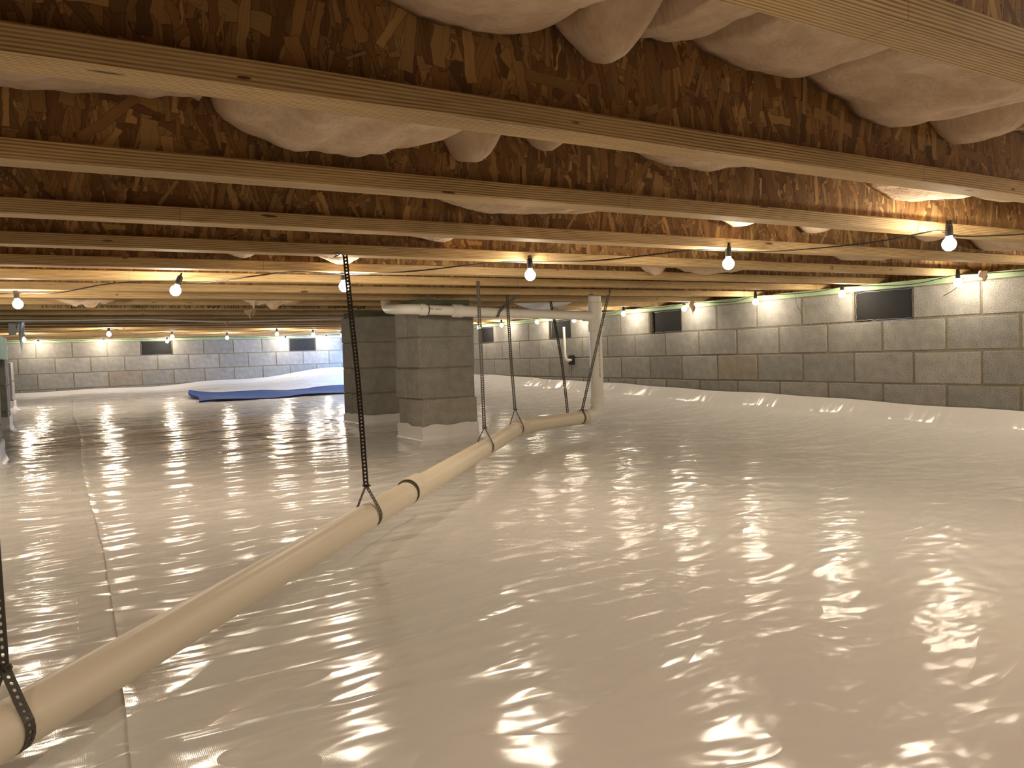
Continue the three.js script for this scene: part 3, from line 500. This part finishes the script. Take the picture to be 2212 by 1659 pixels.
  const curved = (len, r, arc) => { const g = new THREE.PlaneGeometry(len, arc, 1, 8), p = g.attributes.position; for (let i = 0; i < p.count; i++) { const a = p.getY(i) / r; p.setXYZ(i, p.getX(i), Math.sin(a) * r, Math.cos(a) * r); } g.computeVertexNormals(); return g; };
  const l1 = part('printed_lettering', curved(0.23, RB + 0.0006, 0.016), ink('N.130  PTIC  PIPELIFE', 0.23, 0.02, 34), t); l1.position.copy(at(1.98)); l1.rotation.set(-0.1, 0.02, -0.03);
  const l2 = part('printed_lettering', curved(0.32, RP + 0.0006, 0.018), ink('ASTM D 2665  3 IN  PVC  SCH 40  NSF-DWV', 0.3, 0.02, 30), t); l2.position.set(riserX, 0.66, riserZ); l2.rotation.order = 'YXZ'; l2.rotation.set(0, -0.1, -Math.PI / 2);
}

// ------------------------------------------------------------------ perforated hanger straps
function ribbon(pts, width, w = 0.0185, pitch = 0.0125, holes = true) {            // pts: Vector3 path; width: direction across
  const c = pts.length > 2 ? new THREE.CatmullRomCurve3(pts, false, 'centripetal') : new THREE.LineCurve3(pts[0], pts[1]);
  const n = Math.max(2, Math.round(c.getLength() / pitch)), path = c.getSpacedPoints(n), P = [], I = [];
  const T = 0.0006, push = (v) => { P.push(v.x, v.y, v.z); return P.length / 3 - 1; };
  for (let i = 0; i < n; i++) {
    const a = path[i], b = path[i + 1], along = b.clone().sub(a), L = along.length(); along.normalize();
    const side = width.clone().addScaledVector(along, -width.dot(along)).normalize(), nn = along.clone().cross(side), mid = a.clone().add(b).multiplyScalar(0.5);
    for (const s of [-1, 1]) {
      const at = (u, v) => mid.clone().addScaledVector(side, u).addScaledVector(along, v).addScaledVector(nn, s * T), outer = [], inner = [];
      for (let k = 0; k < 8; k++) { const q = k * Math.PI / 4 + Math.PI / 8, cx = Math.cos(q), sy = Math.sin(q), m = Math.max(Math.abs(cx), Math.abs(sy)); const ox = cx / m * w / 2, oy = sy / m * L / 2; outer.push(push(at(ox, oy))); inner.push(push(at(cx * 0.0034, sy * 0.0034))); }
      for (let k = 0; k < 8; k++) { const q = (k + 1) % 8; if (holes) I.push(outer[k], outer[q], inner[k], outer[q], inner[q], inner[k]); }
      if (!holes) I.push(outer[0], outer[2], outer[4], outer[0], outer[4], outer[6]);
      for (const q of [0, 2, 4, 6]) I.push(outer[q], outer[(q + 1) % 8], (() => { const p = P.slice(outer[q] * 3, outer[q] * 3 + 3), d = P.slice(outer[(q + 1) % 8] * 3, outer[(q + 1) % 8] * 3 + 3); return push(V((p[0] + d[0]) / 2, (p[1] + d[1]) / 2, (p[2] + d[2]) / 2)); })());
    }
    // square corners of the cell, and its two edges
    for (const u of [-1, 1]) { const q = [[-0.5, -1], [0.5, -1], [0.5, 1], [-0.5, 1]].map(([v, s]) => push(mid.clone().addScaledVector(side, u * w / 2).addScaledVector(along, v * L).addScaledVector(nn, s * T))); I.push(q[0], q[1], q[2], q[0], q[2], q[3]); }
    for (const u of [-1, 1]) for (const v of [-1, 1]) for (const s of [-1, 1]) { const at = (x, y) => push(mid.clone().addScaledVector(side, x).addScaledVector(along, y).addScaledVector(nn, s * T)); const k = Math.tan(Math.PI / 8); I.push(at(u * w / 2, v * L / 2), at(u * w / 2, v * L / 2 * k), at(u * w / 2 * k, v * L / 2)); }
  }
  const g = new THREE.BufferGeometry(); g.setAttribute('position', new THREE.Float32BufferAttribute(P, 3)); g.setIndex(I); return (() => { const q = g.toNonIndexed(); q.computeVertexNormals(); q.setAttribute('uv', new THREE.BufferAttribute(new Float32Array(q.attributes.position.count * 2), 2)); return q; })();
}
function loopPath(center, axis, r, bolt) {                         // from the bolt round the pipe and back
  const up = bolt.clone().sub(center), dist = up.length(); up.addScaledVector(axis, -up.dot(axis)).normalize();
  const side = axis.clone().cross(up).normalize(), a0 = Math.acos(clamp(r / dist, 0, 1)), pts = [bolt.clone().addScaledVector(side, 0.001)];
  for (let k = 0; k <= 20; k++) { const a = a0 + (2 * Math.PI - 2 * a0) * k / 20; pts.push(center.clone().addScaledVector(up, Math.cos(a) * r).addScaledVector(side, Math.sin(a) * r)); }
  pts.push(bolt.clone().addScaledVector(side, -0.001)); return pts;
}
const bolt = (p, dir) => merge(rod(p.clone().addScaledVector(dir, -0.012), p.clone().addScaledVector(dir, 0.016), 0.003, 0.003, 8), rod(p.clone().addScaledVector(dir, 0.004), p.clone().addScaledVector(dir, 0.010), 0.007, 0.007, 6), rod(p.clone().addScaledVector(dir, -0.008), p.clone().addScaledVector(dir, -0.003), 0.0065, 0.0065, 6));
const HG = 'perforated pipe hanger straps';
function hanger(label, top, center, axis, r, gap, kink = 0, across) {
  const t = thing('hanger_strap', label, 'pipe strap', [0, 0, 0], HG), ax = axis.clone().normalize();
  const b = center.clone().addScaledVector(top.clone().sub(center).normalize(), r + gap);
  const mid = top.clone().lerp(b, 0.55).addScaledVector(ax, kink);
  part('strap', ribbon([top, top.clone().lerp(b, 0.25).addScaledVector(ax, kink * 0.4), mid, b], across ?? V(0.854, 0, 0.519)), M.steel, t);
  part('loop', ribbon(loopPath(center, ax, r + 0.0016, b), ax), M.steel, t);
  part('bolt', bolt(b, ax.clone().cross(V(0, 1, 0)).normalize()), M.steel, t);
  return t;
}
{
  const foot = (p) => mainAt(p.clone().sub(V(0.018, 0.128, -1.558)).dot(mainDir));
  hanger('nearest perforated hanger strap at the lower left edge', V(-0.125, JB, -1.60), foot(V(-0.105, 0.122, -1.437)), mainDir, RP, 0.05);
  const s2 = hanger('long perforated strap passing behind the third bulb from the left', V(0.884, JB + 0.004, -2.585), foot(V(0.858, 0.167, -2.38)), mainDir, RP, 0.055, 0.012);
  part('nail_tab', ribbon([V(0.868, JB - 0.001, -2.60), V(0.852, JB - 0.001, -2.56), V(0.835, JB - 0.012, -2.545)], V(0.3, 0, 1)), M.steel, s2);
  hanger('perforated strap beside the right edge of the front pier', V(1.917, 1.087, -3.4835), foot(V(1.855, 0.214, -3.36)), mainDir, RP, 0.055);
  hanger('perforated strap beside the bend of the main pipe, right of the front pier', V(2.43, 1.066, -4.04), foot(V(2.33, 0.237, -3.84)), mainDir, RP, 0.075, -0.012);
  const shortDir = V(riserX - 0.085, 0.238, riserZ + 0.012).sub(bendPoint).normalize(), on = (x) => bendPoint.clone().addScaledVector(shortDir, (x - bendPoint.x) / shortDir.x);
  hanger('slanting perforated strap crossing in front of the riser pipe', V(3.20, 1.10, -3.9675), on(3.02), shortDir, RP, 0.012);
  const s5 = thing('hanger_strap', 'slanting perforated strap left of the riser, passing behind the branch pipe', 'pipe strap', [0, 0, 0], HG);
  const c5 = on(2.93); part('strap', ribbon([V(3.09, JB, -4.52), V(3.0, 0.66, -4.28), c5.clone().add(V(0, 0.03, -0.047)), c5.clone().add(V(0, -0.01, -0.048)), c5.clone().add(V(0, -0.05, -0.015))], V(0.854, 0, 0.519)), M.steel, s5);
  const brA = V(riserX - 0.09, 0.936, riserZ + 0.004), brB = V(1.86, 0.980, -4.145), bdir = brB.clone().sub(brA).normalize(), br = (x) => brA.clone().lerp(brB, (brA.x - x) / (brA.x - brB.x));
  hanger('short perforated strap round the branch pipe above the front pier', V(1.905, JB, -4.085), br(1.915), bdir, RB, 0.004);
  hanger('perforated strap holding the branch pipe, slanting up to the right', V(2.515, JB, -4.045), br(2.405), bdir, RB, 0.03);
}

// ------------------------------------------------------------------ string lights
const globeGeo = new THREE.LatheGeometry([[0.0001, -0.0205], [0.006, -0.0195], [0.0125, -0.0162], [0.0175, -0.0105], [0.0202, -0.002], [0.0197, 0.006], [0.0162, 0.013], [0.0112, 0.0180], [0.0085, 0.0225], [0.0080, 0.027]].map(([r, y]) => new THREE.Vector2(r, y)), 24);
const socketGeo = merge(new THREE.LatheGeometry([[0.0001, 0.062], [0.006, 0.062], [0.0095, 0.058], [0.0105, 0.05], [0.0112, 0.026], [0.0090, 0.024], [0.0001, 0.024]].map(([r, y]) => new THREE.Vector2(r, y)), 18), new THREE.BoxGeometry(0.006, 0.012, 0.016).translate(0, 0.066, 0));
function bulb(x, y, z, label, group, o = {}) {
  const t = thing('string_bulb', label, 'light bulb', [x, y, z], group); t.scale.setScalar(1.1);
  t.rotation.set(o.tx ?? 0, 0, o.tz ?? 0);
  part('socket', socketGeo, M.socket, t);
  const g = part('bulb_globe', globeGeo, M.globe, t); g.castShadow = false;
  const l = new THREE.PointLight(BULB_COLOR, BULB_CANDELA * (o.power ?? 1), 0, 2); l.castShadow = true; l.shadow.radius = o.radius ?? 0.9; l.shadow.bias = -0.002; t.add(l);
  return t;
}
const F = 'globe bulbs of the front light string', Rw = 'globe bulbs along the right wall', Bk = 'globe bulbs by the back wall';
const front = [[-0.165, 1.003, -4.18], [0.421, 1.006, -3.402], [1.055, 1.007, -3.115], [1.628, 1.008, -2.52], [2.185, 1.009, -1.99], [2.545, 1.011, -1.362]];
front.forEach(([x, y, z], i) => bulb(x, y, z, ['leftmost bulb of the front string, at the left edge', 'second bulb from the left in the front string', 'third bulb from the left, in front of the long hanger strap', 'fourth bulb from the left, above the branch pipe', 'second bulb from the right in the front string', 'rightmost and nearest bulb of the front string'][i], F, { tz: [0.1, -0.35, 0.05, 0, 0, 0][i], power: [1.1, 1, 0.95, 0.9, 0.85, 0.8][i] }));
bulb(3.02, 1.01, -0.72, 'bulb of the front string beyond the right edge of the photo', F);
[[-1.0, -0.27], [-0.05, -0.26], [2.15, -0.2]].forEach(([x, z], i) => bulb(x, 1.19, z, `bulb up in the joist bay above the viewer, ${['left', 'middle', 'right'][i]} one of three`, 'bulbs in the joist bay above the viewer', { power: 1.9, radius: 1.6 }));
bulb(-0.80, 1.0, -4.62, 'bulb of the front string beyond the left edge of the photo', F);
bulb(-0.72, 1.0, -3.30, 'string bulb left of the viewer, before the girder end', F, { power: 0.9 });
bulb(2.9, 1.01, 0.62, 'string bulb behind the viewer on the right', F, { power: 0.7 });
const rightBulbs = [[4.42, 1.012, -2.318], [4.42, 1.010, -3.058], [4.42, 1.012, -3.772], [4.42, 1.013, -4.51], [4.42, 1.018, -5.284], [4.42, 1.001, -6.056], [4.42, 1.02, -6.734], [4.42, 1.02, -7.496], [4.42, 1.02, -8.05]];
const rl = ['right wall bulb nearest the right edge of the photo', 'right wall bulb just left of the largest vent cover', 'third right wall bulb counted from the right edge', 'right wall bulb with a torn scrap beside it', 'right wall bulb just right of the riser pipe', 'right wall bulb right of the vent behind the thin white pipe', 'right wall bulb seen left of the vent behind the thin pipe', 'right wall bulb seen between the pier and the hanging strap', 'right wall bulb tucked behind the strap at the front pier'];
rightBulbs.forEach(([x, y, z], i) => bulb(x, y, z, rl[i], Rw, { power: 0.52 }));
bulb(4.42, 1.012, -1.5, 'right wall bulb just outside the right edge of the photo', Rw, { power: 0.8 });
const frontBack = [[-0.335, 1.004, -9.3], [0.405, 1.01, -8.3], [1.08, 1.003, -9.2], [1.78, 1.0, -9.8], [2.2, 1.01, -9.0], [2.72, 1.005, -9.3], [3.22, 1.0, -9.7]];
const bl = ['back string bulb nearest the left edge piers', 'back string bulb above the blank blocks left of the left vent', 'back string bulb just above the right end of the left vent', 'back string bulb midway between the two back wall vents', 'back string bulb just left of the right back wall vent', 'back string bulb at the right end of the right back wall vent', 'back string bulb beside the rear pier'];
frontBack.forEach(([x, y, z], i) => bulb(x, y, z, bl[i], Bk, { power: 1.3 }));
const sillBack = [[-0.25, 1.015, -11.24], [0.484, 1.02, -11.24], [1.252, 1.01, -11.24], [2.87, 1.0, -11.24], [3.492, 1.015, -11.24]];
const sl = ['small back wall sill bulb at the far left', 'small back wall sill bulb below the second back string bulb', 'small back wall sill bulb over the left vent', 'small back wall sill bulb left of the right vent', 'small back wall sill bulb right of the right vent'];
sillBack.forEach(([x, y, z], i) => bulb(x, y, z, sl[i], Bk, { power: 0.7 }));
const CB = 'light string cables';
const cable = (pts, r, m, label) => single('string_cable', tube(pts.map((p) => V(...p)), r, pts.length * 10, 6), m, label, 'cable', CB);
cable([[4.4, 1.06, 0.4], [3.5, 1.058, -0.05], [3.051, 1.06, -1.2], [2.766, 1.061, -1.44], [2.55, 1.063, -1.40], [2.50, 1.05, -1.56], [2.441, 1.048, -1.722], [2.335, 1.058, -1.97], [2.22, 1.064, -2.02], [2.07, 1.063, -2.04], [1.778, 1.04, -2.246], [1.66, 1.062, -2.52], [1.507, 1.0625, -2.585], [1.198, 1.03, -2.668], [1.06, 1.058, -3.08], [0.832, 1.063, -3.095], [0.688, 1.04, -3.054], [0.521, 1.045, -3.443], [0.445, 1.06, -3.55], [0.218, 1.062, -3.69], [-0.011, 1.04, -3.977], [-0.14, 1.055, -4.17], [-0.5, 1.05, -4.4], [-0.78, 1.06, -4.62], [-1.6, 1.06, -4.9]], 0.0026, M.cable, 'black cable of the front light string crossing under the joists');
{ const pts = [[4.50, 1.06, -0.8]]; rightBulbs.forEach(([x, , z], i) => { pts.push([4.535, 1.052 - 0.012 * (i % 2), z + 0.38], [4.44, 1.058, z + 0.06], [4.42, 1.0585, z]); }); cable(pts, 0.0024, M.cable, 'black cable of the light string along the right sill'); }
{ const pts = [[-2.5, 1.06, -9.6]]; frontBack.forEach(([x, , z]) => pts.push([x - 0.3, 1.042, z - 0.05], [x, 1.062, z])); pts.push([4.4, 1.05, -9.9]); cable(pts, 0.0026, M.cable, 'black cable of the back light string before the back wall'); }
{ const pts = [[-2.5, 1.05, -11.36]]; sillBack.forEach(([x, , z]) => pts.push([x - 0.35, 1.044, -11.37], [x, 1.058, -11.25])); pts.push([4.4, 1.05, -11.36]); cable(pts, 0.0026, M.cable, 'black cable of the light string along the back sill'); }

// ------------------------------------------------------------------ small things
single('wire_tail', tube([V(4.55, 1.05, -2.35), V(4.545, 0.99, -2.40), V(4.552, 0.955, -2.47)], 0.0012, 16, 5), M.cable, 'thin dark wire tail hanging from the right sill, between vent and nearest wall bulb', 'wire');
single('wire_tail', tube([V(4.55, 1.05, -3.52), V(4.542, 0.99, -3.51), V(4.552, 0.90, -3.47)], 0.0012, 16, 5), M.cable, 'thin dark wire tail hanging from the right sill, left of the largest vent', 'wire');
single('white_wire', tube([V(-2.5, 1.05, -6.6), V(-0.375, 1.056, -6.6), V(0.062, 1.056, -6.6), V(0.522, 1.062, -6.6), V(1.166, 1.038, -6.6), V(1.625, 1.046, -6.6), V(2.24, 1.058, -6.6), V(4.2, 1.05, -6.6)], 0.0065, 90, 8), M.whiteCable, 'white wire sagging under the far joists at the left', 'wire');
{
  const sx = 30, sz = 14, P = [], U = [], I = []; // blue mat: a soft slab with a wavy outline and one curled corner
  const top = (i, j) => { const u = i / sx, v = j / sz, x = 1.27 + 0.04 * v + u * 2.75 + 0.03 * Math.sin(v * 7), z = -8.80 - 1.12 * v + 0.035 * Math.sin(u * 9) * (1 - v) - 0.05 * u * (1 - v) + 0.03 * Math.sin(u * 7) * v; return [x, floorY(x, z) + 0.022 + 0.008 * Math.sin(u * 17 + v * 3) + 0.05 * Math.pow(1 - u, 14) * v, z]; };
  for (const lay of [0, 1]) for (let j = 0; j <= sz; j++) for (let i = 0; i <= sx; i++) { const [x, y, z] = top(i, j); P.push(x, y - lay * 0.02, z); U.push(x, z); if (i < sx && j < sz) { const a = lay * (sx + 1) * (sz + 1) + j * (sx + 1) + i, q = [a, a + 1, a + sx + 1, a + 1, a + sx + 2, a + sx + 1]; I.push(...(lay ? [q[0], q[2], q[1], q[3], q[5], q[4]] : q)); } }
  const L = (sx + 1) * (sz + 1), edge = (a, b) => I.push(a, a + L, b, b, a + L, b + L);
  for (let i = 0; i < sx; i++) { edge(i + 1, i); edge(sz * (sx + 1) + i, sz * (sx + 1) + i + 1); } for (let j = 0; j < sz; j++) { edge(j * (sx + 1), (j + 1) * (sx + 1)); edge((j + 1) * (sx + 1) + sx, j * (sx + 1) + sx); }
  const g = new THREE.BufferGeometry(); g.setAttribute('position', new THREE.Float32BufferAttribute(P, 3)); g.setAttribute('uv', new THREE.Float32BufferAttribute(U, 2)); g.setIndex(I); g.computeVertexNormals();
  single('blue_mat', g, new THREE.MeshStandardMaterial({ color: M.blue.color, roughness: 0.75, side: THREE.DoubleSide }), 'long dark blue mat lying on the liner left of the rear pier', 'mat');
}
{
  const t = thing('condensate_pipe', 'thin white stub pipe on the right wall before a vent cover', 'pipe', [4.45, 0, -6.27]);
  part('pipe', rod(V(0, 0.63, 0), V(0, 0.945, -0.01), 0.013, 0.013, 18), M.pvcWhite, t);
  part('elbow', new THREE.TubeGeometry(new THREE.QuadraticBezierCurve3(V(0, 0.65, 0), V(0, 0.598, 0), V(0.06, 0.598, -0.02)), 12, 0.0165, 16), M.pvcWhite, t);
  part('pipe', rod(V(0.05, 0.598, -0.018), V(0.15, 0.598, -0.04), 0.013, 0.013, 18), M.pvcWhite, t);
  part('foam_seal', cbox(0.02, 0.10, 0.10, 0.008, 0.105, 0.60, -0.035), M.black, t);
}
const scrapRng = rng(404);
function scrap(name, [x, y, z], w, h, label, category, m, lobes = 5, group) {      // a crumpled torn piece with thickness, hanging from y
  const n = 12, k = 6, P = [], I = [], U = [], edge = [...Array(n + 1)].map((_, i) => 0.35 + 0.65 * Math.abs(Math.sin(i / n * Math.PI * lobes * 0.5 + scrapRng() * 1.2)) * Math.sin(Math.PI * clamp(i / n, 0.08, 0.92)));
  for (const s of [0, 1]) for (let j = 0; j <= k; j++) for (let i = 0; i <= n; i++) { const u = i / n - 0.5, v = j / k, taper = 1 - 0.35 * v; P.push(u * w * taper, -v * h * edge[i], (s ? -1 : 1) * 0.006 * (1 - Math.pow(Math.abs(2 * u), 4)) * (1 - v * v * 0.8) + 0.02 * Math.sin(u * 9 + v * 4) * h * 6); U.push(u * w, v * h); if (i < n && j < k) { const a = s * (n + 1) * (k + 1) + j * (n + 1) + i; s ? I.push(a, a + 1, a + n + 1, a + 1, a + n + 2, a + n + 1) : I.push(a, a + n + 1, a + 1, a + 1, a + n + 1, a + n + 2); } }
  const g = new THREE.BufferGeometry(); g.setAttribute('position', new THREE.Float32BufferAttribute(P, 3)); g.setAttribute('uv', new THREE.Float32BufferAttribute(U, 2)); g.setIndex(I); g.computeVertexNormals();
  const o = single(name, g, m, label, category, group); o.position.set(x, y, z); return o;
}
const SC = 'torn insulation scraps';
scrap('insulation_scrap', [0.13, JB + 0.012, -4.86], 0.30, 0.050, 'thin white insulation scrap below the joists at the left', 'insulation', M.fluff, 4, SC);
scrap('insulation_scrap', [1.13, JB + 0.012, -4.70], 0.40, 0.065, 'widest white insulation scrap left of the rear pier', 'insulation', M.fluff, 5, SC);
scrap('insulation_scrap', [1.02, JB + 0.012, -4.70], 0.06, 0.075, 'tiny white insulation shred left of the widest scrap', 'insulation', M.fluff, 2, SC);
scrap('insulation_scrap', [1.165, JB + 0.002, -5.52], 0.09, 0.075, 'forked white insulation scrap hanging left of the rear pier', 'insulation', M.fluff, 5, SC);
scrap('insulation_scrap', [1.20, 1.043, -6.6], 0.06, 0.05, 'small white insulation scrap hanging on the white wire', 'insulation', M.fluff, 3, SC);
scrap('insulation_scrap', [4.44, 1.07, -4.44], 0.06, 0.13, 'tan torn scrap hanging beside a right wall bulb', 'insulation', M.fluff, 3, SC);
scrap('insulation_scrap', [4.46, 1.07, -2.20], 0.09, 0.075, 'tan lump beside the right wall bulb nearest the edge', 'insulation', M.fluff, 3, SC);
scrap('plastic_scrap', [-0.268, JB + 0.002, -7.04], 0.055, 0.26, 'bluish torn plastic strip hanging under the leftmost front bulb', 'plastic', M.film, 2);
{ const s = scrap('plastic_wrap', [3.16, JB + 0.005, -4.72], 0.46, 0.085, 'crumpled clear plastic bulging below the joists left of the riser', 'plastic', M.film, 2); s.rotation.y = -0.4; }
{ const t = single('cardboard_flap', cbox(0.10, 0.10, 0.006, 0.001), M.cardboard, 'brown cardboard corner hanging left of the riser top', 'cardboard'); t.position.set(3.32, 1.03, -4.72); t.rotation.set(0.2, 0.6, 0.75); }
{ const t = single('blue_tape', cbox(0.045, 0.002, 0.09, 0.0005), M.tape, 'strip of blue tape under a joist above the branch pipe', 'tape'); t.position.set(3.42, JB - 0.0015, -5.06); t.rotation.y = 0.25; }
{ const t = single('joist_tag', cbox(0.05, 0.10, 0.004, 0.001), M.gray, 'small grey tag hanging under the far joists at the left edge', 'tag'); t.position.set(-0.325, 1.019, -7.04); }

renderer.render(scene, camera);
